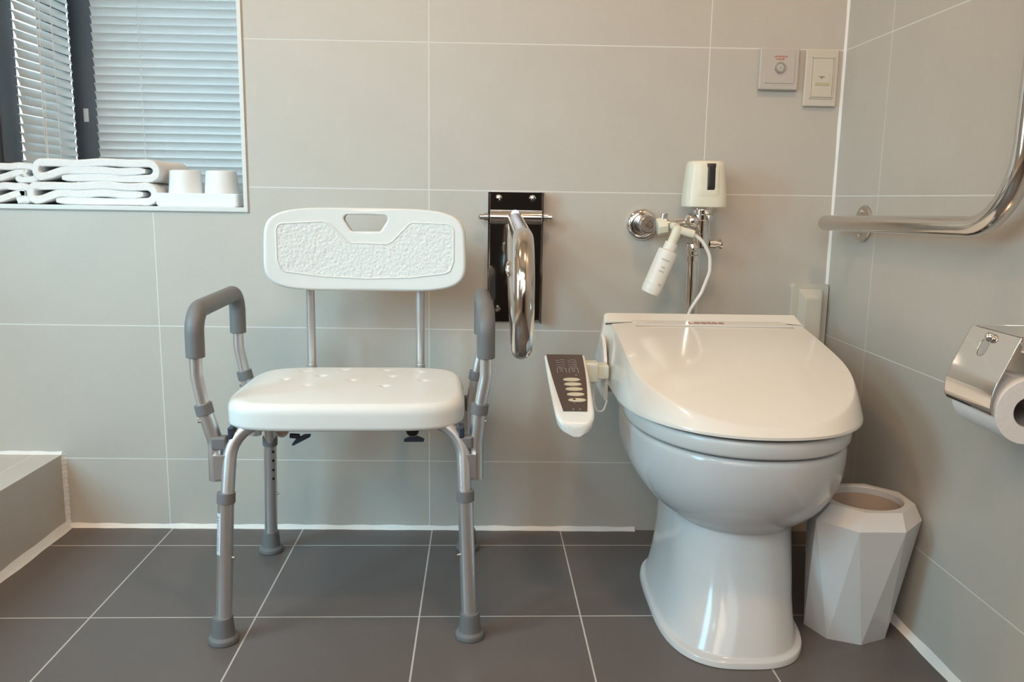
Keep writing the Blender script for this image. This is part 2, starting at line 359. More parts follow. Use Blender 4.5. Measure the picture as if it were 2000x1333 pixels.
def blind(name, label, facing, a0, a1, pos, tilt, ladders, sw=0.025, cords=(), OPZ=OPZ, OPT=OPT):
    """horizontal slats; pos = plane coordinate (y for facing y, x for facing x)"""
    t = thing(name, label, 'window blind', (a0 if facing == 'y' else pos, pos if facing == 'y' else a0, OPZ + 0.01))
    s = nb(); pitch = 0.0214
    zt = OPT - 0.06; zb = OPZ + 0.030
    def P(a, d, z): return Vector((a, pos + d, z)) if facing == 'y' else Vector((pos - d, a, z))
    n = int((zt - zb) / pitch)
    for i in range(n):
        zc = zb + i * pitch; prof = []
        for k in range(5):
            q = (k / 4 - 0.5) * sw; hgt = 0.0022 * (1 - (2 * k / 4 - 1) ** 2)
            dd = q * math.cos(tilt) - hgt * math.sin(tilt); zz = q * math.sin(tilt) + hgt * math.cos(tilt)
            prof.append((dd, zz))
        jit = random.uniform(-0.0006, 0.0006)
        up = [(d, z + 0.00025) for d, z in prof]; dn = [(d, z - 0.00025) for d, z in prof][::-1]
        loft(s, [[P(a, d, zc + z + jit) for d, z in up + dn] for a in (a0, a1)])
    link('slats', s, 'slat', t, 20)
    r = nb(); lo = P(a0, -0.013, OPZ + 0.006); hi = P(a1, 0.013, OPZ + 0.019)
    box(r, [min(lo[i], hi[i]) for i in range(3)], [max(lo[i], hi[i]) for i in range(3)], 0.003, 2); link('bottom_rail', r, 'slat', t)
    r = nb(); lo = P(a0, -0.015, OPT - 0.045); hi = P(a1, 0.015, OPT - 0.004)
    box(r, [min(lo[i], hi[i]) for i in range(3)], [max(lo[i], hi[i]) for i in range(3)], 0.002, 2); link('head_rail', r, 'slat', t)
    for a in ladders:
        c = nb()
        tube(c, [P(a, -0.0135, zb - 0.01), P(a, -0.0135, zt)], 0.0007, 6); tube(c, [P(a, 0.0135, zb - 0.01), P(a, 0.0135, zt)], 0.0007, 6)
        for i in range(n):
            zc = zb + i * pitch
            tube(c, [P(a, -0.0135, zc + 0.011), P(a + 0.0025, -0.0138, zc - 0.004)], 0.0011, 6)
        link('ladder_cord', c, 'cord', t)
    for a, zend in cords:
        c = nb()
        for j in (0, 1):
            pts = [P(a + (0.006 if j else 0) + 0.0025 * math.sin(k * 0.9 + j * 2), -0.020 - 0.002 * j, zend + (zt - zend) * k / 24) for k in range(25)]
            tube(c, pts, 0.0009, 6)
        link('pull_cord', c, 'cord', t)
    return t
blind('venetian_blind', 'white venetian blind with nearly closed slats in the wider window behind the towels', 'y', WX + 0.072, OPX + 0.02, D - 0.022, math.radians(-62), (WX + 0.20, -0.47))
blind('venetian_blind', 'grey-lit venetian blind on the narrow side window at the far left', 'x', 0.196, 0.452, WX + 0.022, math.radians(64), (0.345,), cords=((0.262, OPZ + 0.055),))


# ================================================================== SHOWER CHAIR (local frame of a turned root)
chair = thing('shower_chair', 'white plastic shower chair with grey foam armrests on aluminium legs', 'chair', (-0.1125, -0.3075, 0), math.radians(2.5))
# seat
bm = nb()
HX, HY, SN = 0.2085, 0.1655, 5.0; SCX, SCY = -0.0065, -0.0035
dim = [(-.115, .105), (-.04, .125), (.045, .118), (.115, .10), (-.075, .06), (.06, .055), (-.14, .03), (-.012, .02), (.125, .02), (-.09, -.025), (.055, -.03)]
def seat_z(x, y, s):
    z = 0.4195 - 0.0035 * s ** 4
    for dx, dy in dim: 
        q = ((x - dx) ** 2 + (y - dy) ** 2) / (0.0068 ** 2)
        if q < 9: z -= 0.0042 * math.exp(-q)
    return z
rings = []; NA = 320
def seat_ring(s, z=None, grow=0.0):
    b = sring(0, 0, HX + grow, HY + grow, HY + grow, 0, SN, N=NA); out = []
    for p in b:
        x, y = p.x * s, p.y * s
        # the seat narrows a little towards the rear
        x = x * (1 - 0.02 * (y / HY)) + SCX; y += SCY
        out.append(Vector((x, y, z if z is not None else seat_z(x, y, s))))
    return out
for s in [0.004] + [0.94 * (k / 64) for k in range(1, 65)]: rings.append(seat_ring(s))
zt = 0.4160
for k in range(1, 9):
    th = PI / 2 * k / 8; s = 0.94 + 0.06 * math.sin(th); rings.append(seat_ring(s, zt - 0.0185 * (1 - math.cos(th))))
for k in range(1, 7):
    th = PI / 2 * k / 6; s = 1 - 0.035 * (1 - math.cos(th)); rings.append(seat_ring(s, 0.3800 - 0.0105 * math.sin(th)))
rings.append(seat_ring(0.945, 0.3697)); rings.append(seat_ring(0.930, 0.3990)); rings.append(seat_ring(0.02, 0.4030))
loft(bm, rings); seat = link('seat', bm, 'hdpe', chair, 50)
# backrest: annular grid between hand hole and outline
bm = nb(); NB = 260; cz = 0.6595; hxB, hzB = 0.2025, 0.0845; by = 0.166; hz0 = 0.7135
def outB(th):
    c, s = math.cos(th), math.sin(th); e = 4.6
    r = (abs(c) ** e + abs(s) ** e) ** (-1 / e); x, z = r * c * hxB, r * s * hzB
    x *= 1 - 0.012 * (z / hzB)
    return Vector((x, z))
hole = rpoly([(-.050, .0165), (.050, .0165), (.0285, -.0165), (-.0285, -.0165)], 0.008, 6)
def ray_poly(poly, d):
    best = None
    for i in range(len(poly)):
        a = Vector(poly[i]); b = Vector(poly[(i + 1) % len(poly)]); e = b - a; den = d.x * e.y - d.y * e.x
        if abs(den) < 1e-12: continue
        t = (a.x * e.y - a.y * e.x) / den; s = (a.x * d.y - a.y * d.x) / den
        if t > 0 and -1e-6 <= s <= 1 + 1e-6 and (best is None or t > best): best = t
    return d * best
outl = [(outB(2 * PI * k / 400).x, outB(2 * PI * k / 400).y + cz - hz0) for k in range(400)]
dirs = []
for k in range(NB):
    q = outB(2 * PI * k / NB); dd = Vector((q.x, q.y + cz - hz0)); dirs.append(dd.normalized())
inner = [ray_poly(hole, d) for d in dirs]; outer = [ray_poly(outl, d) for d in dirs]
def curve_y(x): return -0.020 * (x / 0.2) ** 2
def bpt(p, y): return Vector((p.x + 0.004, by + y + curve_y(p.x), p.y + hz0))
def lerp2(a, b, t): return a + (b - a) * t
def inset(i, d):   # point moved inward from outline
    return outer[i] - dirs[i] * d
front, back = -0.0105, 0.0105; rr = 0.008
rings = []
for k in range(9):     # hole rim (front half to front face)
    th = PI / 2 * k / 8; dd = 0.0045 * (1 - math.cos(th)) ; yy = -0.0045 * math.sin(th)
    rings.append([bpt(inner[i] + dirs[i] * dd, front + 0.0045 + yy) for i in range(NB)])
for k in range(1, 24):
    t = k / 24; rings.append([bpt(lerp2(inner[i] + dirs[i] * 0.0045, inset(i, rr), t), front) for i in range(NB)])
for k in range(0, 13):
    th = PI * k / 12; rings.append([bpt(inset(i, rr - rr * math.sin(th)), -0.0105 * math.cos(th)) for i in range(NB)])
for k in range(1, 24):
    t = k / 24; rings.append([bpt(lerp2(inset(i, rr), inner[i] + dirs[i] * 0.0045, t), back) for i in range(NB)])
for k in range(1, 9):
    th = PI / 2 * k / 8; rings.append([bpt(inner[i] + dirs[i] * 0.0045 * math.cos(th) , back - 0.0045 * math.sin(th)) for i in range(NB)])
rings.append(rings[0])
loft(bm, rings[:-1], False, False)
bmesh.ops.remove_doubles(bm, verts=bm.verts, dist=1e-6)
backrest = link('backrest', bm, 'hdpe', chair, 60)
# textured panel with raised border, x-monotone region
def interp(pts, x):
    for (x0, z0), (x1, z1) in zip(pts, pts[1:]):
        if x0 <= x <= x1: return z0 + (z1 - z0) * (x - x0) / (x1 - x0)
    return pts[-1][1] if x > pts[-1][0] else pts[0][1]
topb = [(-.176, .700), (-.172, .7085), (-.165, .7115), (-.085, .7165), (-.072, .712), (-.038, .677), (-.030, .6735), (.043, .6725), (.052, .677), (.087, .713), (.095, .7165), (.165, .7145), (.173, .7105), (.177, .702)]
botb = [(-.176, .640), (-.170, .622), (-.160, .6155), (-.09, .606), (0, .6015), (.09, .605), (.160, .6145), (.170, .620), (.177, .640)]
bm = nb(); xs = [-.176 + .353 * k / 150 for k in range(151)]
rows = []
for x in xs:
    t, b = interp(topb, x), interp(botb, x)
    col = [Vector((x, by + front + 0.0003 + curve_y(x), b))]
    for j in range(0, 17): col.append(Vector((x, by + front - 0.0007 + curve_y(x), b + (t - b) * (0.004 + 0.992 * j / 16))))
    col.append(Vector((x, by + front + 0.0003 + curve_y(x), t)))
    rows.append([v + Vector((0.004, 0, 0)) for v in col])
loft(bm, rows, False, False, closed=False)
o = link('textured_panel', bm, 'hdpe_tex', backrest, 60)
bm = nb()
path = [Vector((x, by + front - 0.0004 + curve_y(x), z)) for x, z in topb] + [Vector((x, by + front - 0.0004 + curve_y(x), z)) for x, z in botb[::-1]]
path.append(path[0]); dense = []
for a, b in zip(path, path[1:]):
    m = max(1, int((b - a).length / 0.006))
    for k in range(m): q = a.lerp(b, k / m); q.y = by + front - 0.0004 + curve_y(q.x); dense.append(q)
dense.append(dense[0].copy())
tube(bm, [v + Vector((0.004, 0, 0)) for v in dense], 0.0016, 8); link('raised_border', bm, 'hdpe', backrest, 60)
# frames
LXf = 0.199
for nm, yf, yt in (('front_frame', -0.170, -0.136), ('rear_frame', 0.170, 0.142)):
    bm = nb()
    tube(bm, [(-0.2045, yf, 0.235), (-0.1985, yt, 0.3800), (0.1985, yt, 0.3800), (0.2045, yf, 0.235)], 0.0116, 24, rad=0.066, n=14)
    link(nm, bm, 'alu', chair, 50)
def make_leg(sx, sy, extras=''):
    bm = nb()
    foot = Vector((sx * 0.213, sy * 0.187, 0.028)); top = Vector((sx * 0.2045, sy * 0.170, 0.2555))
    tube(bm, [foot, top], 0.0135, 28)
    leg = link('leg', bm, 'alu', chair, 40)
    d = (top - foot).normalized()
    b = nb(); tube(b, [top - d * 0.009, top + d * 0.008], 0.0155, 28, bev=0.001); link('height_collar', b, 'collar', leg, 40)
    b = nb(); fx, fy = sx * 0.2138, sy * 0.1885
    lathe(b, [(0, 0.0235), (0.0012, 0.0255), (0.0075, 0.0258), (0.0105, 0.0240), (0.0120, 0.0205), (0.0135, 0.0195), (0.028, 0.0183), (0.044, 0.0170), (0.0462, 0.0160), (0.0462, 0.0137)], (fx, fy, 0.0), seg=40)
    link('rubber_foot', b, 'rubber', leg, 40)
    b = nb(); bz = 0.150 if sy < 0 else 0.135; p = foot + d * ((bz - foot.z) / d.z); q = Vector((sx * -1, 0.25 * -sy * 0 - 0.2, 0)).normalized()
    lathe(b, [(0.010, 0.0028), (0.0165, 0.0026), (0.018, 0.0016)], p, q, 12); link('push_button', b, 'satin', leg, 40)
    if 'holes' in extras:
        b = nb()
        for z in (0.172, 0.192, 0.213, 0.233):
            p = foot + d * ((z - foot.z) / d.z); q = Vector((0.62, -0.78, 0))
            lathe(b, [(0.0130, 0.0030), (0.01375, 0.0030)], p, q, 14)
        link('adjustment_holes', b, 'hole', leg)
    if 'sticker' in extras:
        b = nb(); rg = []
        for k in range(8):
            a = math.radians(196 + k * 7.5); col = []
            for z in (0.158, 0.231):
                p = foot + d * ((z - foot.z) / d.z); col.append(p + Vector((math.cos(a), math.sin(a), 0)) * 0.01385)
            rg.append(col)
        loft(b, rg, False, False, closed=False); s = link('paper_label', b, 'sticker', leg); s['label'] = 'pale sticker with small print'
        for a0 in (206, 213, 220, 228):
            b2 = b = nb() if a0 == 206 else b2
            for z in [0.164 + 0.0052 * i for i in range(12)]:
                if (i_ := int(z * 1000) + a0) % 5 == 0: continue
                p = foot + d * ((z - foot.z) / d.z); v = [p + Vector((math.cos(math.radians(a)), math.sin(math.radians(a)), 0)) * 0.0140 + Vector((0, 0, dz)) for a, dz in ((a0, 0), (a0 + 3.2, 0), (a0 + 3.2, 0.0036), (a0, 0.0036))]
                b.faces.new([b.verts.new(c) for c in v])
        for f in list(b2.faces): pass
        leg_print.append((b2, leg))
    return leg
leg_print = []
make_leg(-1, -1, 'sticker'); make_leg(1, -1); make_leg(-1, 1, 'holes'); make_leg(1, 1)
for b2, leg in leg_print: link('label_print', b2, 'stickprint', leg)
# back posts running down behind the seat and forward under it
for sx in (-1, 1):
    bm = nb(); x = sx * 0.1135 - 0.002
    tube(bm, [(x, by + 0.0185, 0.70), (x, by + 0.0185, 0.364), (x, -0.112, 0.364)], 0.0092, 22, rad=0.03, n=10)
    tube(bm, [(x, by + 0.0185, 0.3950), (x, by + 0.0185, 0.4180)], 0.0104, 22, bev=0.0006)
    tube(bm, [(x, -0.060, 0.3620), (x, -0.134, 0.3620)], 0.0118, 24)
    post = link('back_post', bm, 'alu', chair, 40)
    b = nb(); lathe(b, [(0, 0.0108), (0.0025, 0.0104), (0.003, 0.0075), (0.0015, 0.007), (0.0012, 0.0001)], (x, -0.1335, 0.3620), (0, -1, 0), 24)
    link('end_plug', b, 'black' if sx > 0 else 'satin', post)
    b = nb(); kx = x + (0.002 if sx > 0 else 0.026); kz = 0.3640 - 0.012
    tube(b, [(kx - (0 if sx > 0 else 0.014), -0.118, kz + 0.004), (kx, -0.120, kz - 0.004)], 0.0045, 12)
    prism(b, rpoly([(kx - .0185, kz - .0105), (kx - .008, kz - .0055), (kx + .008, kz - .0055), (kx + .0185, kz - .0105), (kx + .017, kz - .0135), (kx - .017, kz - .0135)], 0.0015, 3), -0.124, -0.114)
    if sx < 0: bmesh.ops.rotate(b, verts=b.verts, cent=(kx, -0.119, kz), matrix=Matrix.Rotation(math.radians(-28), 3, 'Y'))
    link('wing_knob', b, 'navy', post)
# cross bars under the seat
bm = nb(); tube(bm, [(-0.03, -0.136, 0.3850), (0.03, 0.142, 0.3850)], 0.006, 12); link('under_seat_brace', bm, 'alu', chair)
# armrests
def make_arm(sx, xt, xk, xl):
    root = None
    bm = nb(); yF, yR = -0.138, 0.142
    tube(bm, [(xk, yF, 0.402), (xt, yF, 0.462), (xt * 0.998, yF, 0.572), (xt * 0.998, yR, 0.574), (xt, yR, 0.462), (xk, yR, 0.405)], 0.0107, 24, rad=[0, 0.05, 0.046, 0.046, 0.05, 0], n=12)
    arm = link('armrest_frame', bm, 'alu', chair, 50)
    g = nb()
    tube(g, [(xt * 0.999, yF, 0.4945), (xt * 0.998, yF, 0.572), (xt * 0.998, yR, 0.574), (xt * 0.999, yR, 0.492)], 0.0158, 30, rad=[0, 0.046, 0.046, 0], n=16, bev=0.0015)
    link('foam_grip', g, 'foam', arm, 50)
    for y in (yF, yR):
        b = nb(); tube(b, [(xk, y, 0.404), (xl, y, 0.345), (xl * 1.002, y, 0.276)], 0.0130, 26, rad=[0, 0.03, 0], n=10)
        sock = link('lower_tube', b, 'alu', arm, 50)
        d = (Vector((xt, y, 0.462)) - Vector((xk, y, 0.402))).normalized() * 0.5 + (Vector((xk, y, 0.404)) - Vector((xl, y, 0.345))).normalized() * 0.5; d.normalize()
        b = nb(); p = Vector((xk, y, 0.403)); tube(b, [p - d * 0.0085, p + d * 0.0085], 0.0152, 28, bev=0.001); link('height_collar', b, 'collar', arm, 40)
        b = nb(); q = p - d * 0.022; lathe(b, [(0.010, 0.0025), (0.0162, 0.0022)], q, (sx, -0.35, 0), 12); link('push_button', b, 'satin', arm)
        # welded tab and clip that join the arm to the leg
        lx = sx * 0.1995; yl = -0.158 if y < 0 else 0.158
        b = nb(); box(b, (min(xl, lx), min(y, yl) - 0.0015, 0.283), (max(xl, lx), min(y, yl) + 0.0025 + abs(y - yl), 0.326), 0.001, 2); link('weld_tab', b, 'alu', arm)
        b = nb(); box(b, (min(xl, lx) - 0.004, min(y, yl) + 0.004, 0.333), (max(xl, lx) - 0.006, max(y, yl) + 0.006, 0.356), 0.004, 3, None); link('clip', b, 'collar' , arm)
        b = nb(); box(b, (min(lx, lx - sx * 0.004) - 0.003, min(y, yl) + 0.004, 0.352), (max(lx, lx - sx * 0.004) + 0.003, max(y, yl) + 0.013, 0.374), 0.003, 3); link('clip_lever', b, 'navy', arm)
make_arm(-1, -0.2545, -0.2440, -0.2275); make_arm(1, 0.2395, 0.2290, 0.2230)

# ================================================================== TOILET
TX = 0.583
toilet = thing('toilet', 'white ceramic toilet with closed lid, bidet seat and side control panel', 'toilet', (TX, -0.35, 0))
def tcx(z): return interp([(0, .5765), (.03, .580), (.10, .591), (.20, .5945), (.30, .5925), (.36, .591), (.40, .590), (.50, .590)], z)
def tring(hw, yf, ymid, yb, z, n=2.2, nb_=4.0, N=120): return sring(tcx(z), ymid, hw, ymid - yf, yb - ymid, z, n, nb_, N)
bm = nb()
prof = [(0.000, .1270, -.592, -.39, -.155, 2.8), (0.0015, .1282, -.5935, -.39, -.154, 2.8), (0.0095, .1275, -.592, -.39, -.155, 2.8), (0.0125, .1255, -.589, -.39, -.157, 2.8), (0.0135, .1205, -.5835, -.39, -.160, 2.7), (0.017, .1190, -.5815, -.39, -.160, 2.6),
        (0.035, .1145, -.573, -.385, -.157, 2.6), (0.055, .1115, -.562, -.38, -.150, 2.5), (0.08, .1090, -.549, -.375, -.140, 2.4), (0.11, .1070, -.535, -.37, -.132, 2.4), (0.15, .1060, -.519, -.365, -.126, 2.4), (0.185, .1060, -.509, -.36, -.123, 2.3), (0.199, .1075, -.507, -.355, -.122, 2.3),
        (0.2025, .1110, -.509, -.355, -.122, 2.2), (0.207, .1190, -.514, -.35, -.121, 2.2), (0.216, .1330, -.526, -.35, -.121, 2.2), (0.230, .1500, -.546, -.345, -.12, 2.2), (0.248, .1655, -.565, -.34, -.12, 2.2), (0.268, .1790, -.5815, -.335, -.12, 2.15), (0.288, .1880, -.592, -.33, -.12, 2.15), (0.308, .1925, -.599, -.33, -.12, 2.15),
        (0.330, .1945, -.604, -.33, -.12, 2.15), (0.350, .1945, -.606, -.33, -.12, 2.15), (0.358, .1925, -.604, -.33, -.121, 2.15), (0.362, .1890, -.600, -.33, -.124, 2.15), (0.3625, .1600, -.570, -.33, -.14, 2.15)]
loft(bm, [tring(hw, yf, ym, yb, z, n) for z, hw, yf, ym, yb, n in prof]); link('bowl', bm, 'ceramic', toilet, 50)
bm = nb()
prof = [(.3665, .191, -.600), (.3672, .195, -.605), (.372, .1985, -.610), (.386, .1995, -.6125), (.394, .1985, -.611), (.397, .195, -.607)]
loft(bm, [tring(hw, yf, -.33, -.17, z, 2.2, 6) for z, hw, yf in prof])
for x, y in ((-.13, -.30), (.13, -.30), (-.10, -.50), (.10, -.50)): box(bm, (TX + x - .015, y - .008, .3620), (TX + x + .015, y + .008, .3670), .001, 2)
link('seat', bm, 'seatp', toilet, 50)
# lid: domed surface between rear edge y=YB and front y=YF
bm = nb(); YB, YM, YF2, HW, LC = -.146, -.34, -.6225, .2145, .0065; ZR = .4085
def ztop(y):
    t = (y - YB) / (YF2 - YB)
    return .5175 - .0885 * t - 0.012 * t * t + 0.010 * math.sin(PI * t)
P = []
NP = 36
for k in range(14): P.append((Vector((-HW, YB + (YM - YB) * k / 14)), YB + (YM - YB) * k / 14))
e = 2.2
for k in range(NP * 2 + 1):
    th = PI * k / (NP * 2); c, s = -math.cos(th), math.sin(th)
    r = (abs(c) ** e + abs(s) ** e) ** (-1 / e)
    P.append((Vector((HW * r * c, YM - (YM - YF2) * r * s)), YM))
for k in range(13, -1, -1): P.append((Vector((HW, YB + (YM - YB) * k / 14)), YB + (YM - YB) * k / 14))
def lid_pt(i, s, off=0.0):
    o, yc = P[i]; x = o.x * s; y = yc + (o.y - yc) * s
    zc = ztop(y); s0 = .925
    if s <= s0: z = zc - .0035 * (s / s0) ** 5
    else:
        t = (s - s0) / (1 - s0); zc -= .0035
        z = zc + (ZR - zc) * (.10 * t + .90 * t ** 1.5)
    return Vector((TX + LC + x + off, y, z))
ss = [0, .15, .3, .45, .6, .7, .78, .84, .88, .905, .918, .925, .932, .94, .95, .96, .97, .98, .988, .994, 1.0]
cols = []
for i in range(len(P)):
    col = [lid_pt(i, s) for s in ss]
    q = col[-1]; inn = lid_pt(i, .975)
    col.append(Vector((q.x, q.y, ZR - 0.0045))); col.append(Vector((inn.x, inn.y, ZR - 0.0065)))
    col.append(Vector((lid_pt(i, .93).x, lid_pt(i, .93).y, ZR - 0.0065)))
    cols.append(col)
loft(bm, cols, False, False, closed=False)
# rear closing face
A, Bc = cols[0], cols[-1]
poly = [v.copy() for v in A[::-1]] + [v.copy() for v in Bc[1:]]
bm.faces.new([bm.verts.new(v) for v in poly])
bmesh.ops.remove_doubles(bm, verts=bm.verts, dist=1e-6)
lid = link('lid', bm, 'lid', toilet, 40)
# rear housing with centre tab and side cheeks
bm = nb()
def hsec(y, zt, hwt, grow=0.0):
    pts = [(-hwt, zt), (hwt, zt), (.2205, .440), (.2160, .368), (-.2160, .368), (-.2205, .440)]
    return [Vector((TX + 0.001 + a, y, b)) for a, b in rpoly(pts, 0.010, 5)]
loft(bm, [hsec(-.108, .5285, .203), hsec(-.112, .5315, .2055), hsec(-.1445, .5185, .2095)])
for sx in (-1, 1):
    c = [(sx * .2165, .490), (sx * .2225, .440), (sx * .2170, .370), (sx * .2105, .370), (sx * .2105, .490)]
    rg = []
    for y, k in ((-.140, 1.0), (-.165, .96), (-.19, .82), (-.215, .55), (-.232, .25)):
        rg.append([Vector((TX + .003 + a, y, .370 + (b - .370) * k)) for a, b in c])
    loft(bm, rg)
housing = link('bidet_housing', bm, 'lid', toilet, 40)
bm = nb()
tab = [(-.151, -.143), (.160, -.143), (.1755, -.1745), (-.1445, -.1745)]
loft(bm, [[Vector((TX + a, b, ztop(b) - .002)) for a, b in tab], [Vector((TX + a, b, ztop(b) + .0028)) for a, b in tab], [Vector((TX + a * .996, b + (.0012 if b < -.16 else 0), ztop(b) + .0034)) for a, b in tab]])
link('hinge_cover', bm, 'lid', toilet, 30)
bm = nb()
loft(bm, [[Vector((TX + a, b, ztop(b) - .002)) for a, b in [(-.1465, -.1742), (.1775, -.1742), (.1790, -.1768), (-.1450, -.1768)]], [Vector((TX + a, b, ztop(b) + .0006)) for a, b in [(-.1465, -.1742), (.1775, -.1742), (.1790, -.1768), (-.1450, -.1768)]]])
for a0, a1 in ((-.205, -.150), (.160, .205)):
    loft(bm, [[Vector((TX + a, b, ztop(b) - .003)) for a, b in [(a0, -.1445), (a1, -.1445), (a1, -.1468), (a0, -.1468)]], [Vector((TX + a, b, ztop(b) + .0007 - (.006 if abs(a) > .2 else 0))) for a, b in [(a0, -.1445), (a1, -.1445), (a1, -.1468), (a0, -.1468)]]])
link('seam_line', bm, 'seam', toilet)
# lettering
def text_mesh(s, size, mtx, ext=0.0003, shear=0.0):
    cu = bpy.data.curves.new('t', 'FONT'); cu.body = s; cu.size = size; cu.extrude = ext; cu.align_x = 'CENTER'; cu.align_y = 'CENTER'; cu.shear = shear
    o = bpy.data.objects.new('t', cu); C.objects.link(o); bpy.context.view_layer.update()
    dg = bpy.context.evaluated_depsgraph_get(); me = bpy.data.meshes.new_from_object(o.evaluated_get(dg))
    bm = bmesh.new(); bm.from_mesh(me); bpy.data.meshes.remove(me); bpy.data.objects.remove(o); bpy.data.curves.remove(cu)
    bmesh.ops.transform(bm, matrix=mtx, verts=bm.verts); return bm
sl = math.atan2(.5315 - .5185, .0325)
bm = text_mesh('Lootoo', .020, Matrix.Translation((TX + .001, -.1600, ztop(-.160) + .0042)) @ Matrix.Rotation(math.atan2(ztop(-.15) - ztop(-.17), .02), 4, 'X') @ Matrix.Scale(1.25, 4, (1, 0, 0)))
link('lid_lettering', bm, 'redbrown', lid)
# control panel on its arm
bm = nb()
import itertools
def csec(t):
    # t 0 = rear, 1 = front nose
    y = -.240 - .186 * t; zt_ = .4640 - .086 * t
    xc = .2865 + .0085 * t; hw = .0415 * (1 - .14 * t ** 2.0); th = .030 * (1 - .10 * t)
    if t > .82: q = (t - .82) / .18; hw *= math.sqrt(max(0.02, 1 - .84 * q ** 3)); zt_ -= .010 * q * q; th *= (1 - .35 * q)
    x0, x1 = xc - hw, xc + hw
    pts = rpoly([(x0, zt_), (x1, zt_), (x1 - .006, zt_ - th), (x0 + .006, zt_ - th)], .006, 5)
    return [Vector((a, y, b)) for a, b in pts]
loft(bm, [csec(k / 24) for k in range(25)])
panel = link('control_panel', bm, 'whitep', toilet, 50)
def ptop(t, u, h=0.0006):
    y = -.240 - .186 * t; zt_ = .4640 - .086 * t; xc = .2865 + .0085 * t
    return Vector((xc + u, y, zt_ + h))
bm = nb(); rows = []
for k in range(21):
    t = 0.0 + .86 * k / 20
    l = -.0365 * (1 - .42 * (k / 20) ** 1.4); r = .0345 * (1 - .36 * (k / 20) ** 2.2)
    rows.append([ptop(t, l, -.002), ptop(t, l), ptop(t, l * .5 + r * .5, .0009), ptop(t, r), ptop(t, r, -.002)])
loft(bm, rows, False, False, closed=False); 
link('display_face', bm, 'brown', panel, 60)
pn = (ptop(1, 0) - ptop(0, 0)).normalized(); pnorm = Vector((1, 0, 0)).cross(pn) * -1
if pnorm.z < 0: pnorm = -pnorm
def ell(bm, t, u, ru, rt, h0=.0008, h=.0022, seg=24):
    c = ptop(t, u, h0); rg = []
    for hh, k in ((0, 1), (h * .7, .97), (h, .75)):
        rg.append([c + Vector((1, 0, 0)) * ru * k * math.cos(2 * PI * i / seg) + pn * rt * k * math.sin(2 * PI * i / seg) + pnorm * hh for i in range(seg)])
    loft(bm, rg)
for i, t in enumerate((.405, .475, .548, .625, .708)):
    b = nb(); ell(b, t, .0042 + i * .0008, .0165, .0052); link('button', b, 'button', panel, 50)
b = nb(); ell(b, .708, .0020, .0032, .0022, .0030, .0004, 12); link('button_mark', b, 'hole', panel)
b = nb()
def lpath(pts, r=.0006):
    tube(b, [ptop(t, u, .0014) for t, u in pts], r, 6)
for uc in (-.0115, .0115):
    lpath([(.30, uc - .0085), (.235, uc - .0085), (.225, uc - .006), (.225, uc + .006), (.235, uc + .0085), (.30, uc + .0085)])
    for j, tt in enumerate((.10, .135, .17, .20)):
        a = [(tt + .008 * math.sin(x * PI * 2 + (uc > 0)), uc + (x - .5) * .017) for x in [q / 8 for q in range(9)]]
        lpath(a, .0005)
    for j in range(3): lpath([(.245 + j * .018, uc - .004), (.245 + j * .018, uc + .003)], .0004)
    link('panel_icon', b, 'print', panel, 60); b = nb()
b.free()
for mk in ([(.335, .0125), (.335, .0165)], [(.74, .001), (.755, .002)], [(.708, .0245), (.708, .026)], [(.835, -.004), (.842, -.001)], [(.835, .008), (.842, .011)]):
    b = nb(); lpath(mk, .0007); link('panel_mark', b, 'print', panel, 60)
bm = nb(); box(bm, (.322, -.262, .412), (.352, -.226, .452), .004, 3); box(bm, (.345, -.255, .418), (.3735, -.215, .446), .003, 3); link('panel_arm', bm, 'cream', toilet)
bm = nb(); tube(bm, [(.342, -.250, .418), (.3455, -.250, .375), (.352, -.248, .352), (.366, -.244, .350), (.374, -.238, .372)], .0022, 10, rad=.02); link('panel_cable', bm, 'whitep', toilet)

# ================================================================== WALL THINGS
# fold-down grab bar on its steel plate
fb = thing('folding_grab_bar', 'chrome fold-down grab bar hinged on steel wall plate behind the shower chair', 'grab bar', (.190, 0, .725))
bm = nb()
box(bm, (.1345, -.006, .494), (.2475, 0, .782), .001, 2)
box(bm, (.1300, -.030, .494), (.1345, 0, .782), .001, 2); box(bm, (.2475, -.030, .494), (.2515, 0, .782), .001, 2)
link('wall_plate', bm, 'mirror', fb)
for x, z in ((.153, .768), (.227, .768), (.153, .524), (.229, .520)):
    b = nb(); lathe(b, [(0, .0075), (.002, .0075), (.0055, .0045), (.006, .0001)], (x, -.006, z), (0, -1, 0), 20); s = link('screw', b, 'chrome', fb)
b = nb(); tube(b, [(.136, -.030, .727), (.246, -.030, .727)], .0148, 28, bev=.001); link('pivot_tube', b, 'steel', fb)
for sx, x in ((-1, .1300), (1, .2515)):
    b = nb(); lathe(b, [(0, .0095), (.008, .0095), (.0082, .0065), (.017, .0065), (.0205, .004), (.021, .0001)], (x, -.030, .7275), (sx, 0, 0), 6 if False else 20); link('pivot_bolt', b, 'chrome', fb)
b = nb()
tube(b, [(.1895, -.030, .727), (.1885, -.095, .7215), (.1890, -.640, .7050), (.1890, -.640, .5170), (.1870, -.30, .590), (.1860, -.075, .706)], .0162, 32, rad=[0, .10, .088, .088, .5, 0], n=18)
link('folding_rail', b, 'steel', fb, 60)
# clip hook welded on the rail
b = nb(); tube(b, [(.172, -.34, .650), (.170, -.345, .640), (.1735, -.345, .630)], .005, 12, cap='round'); link('catch', b, 'chrome', fb)

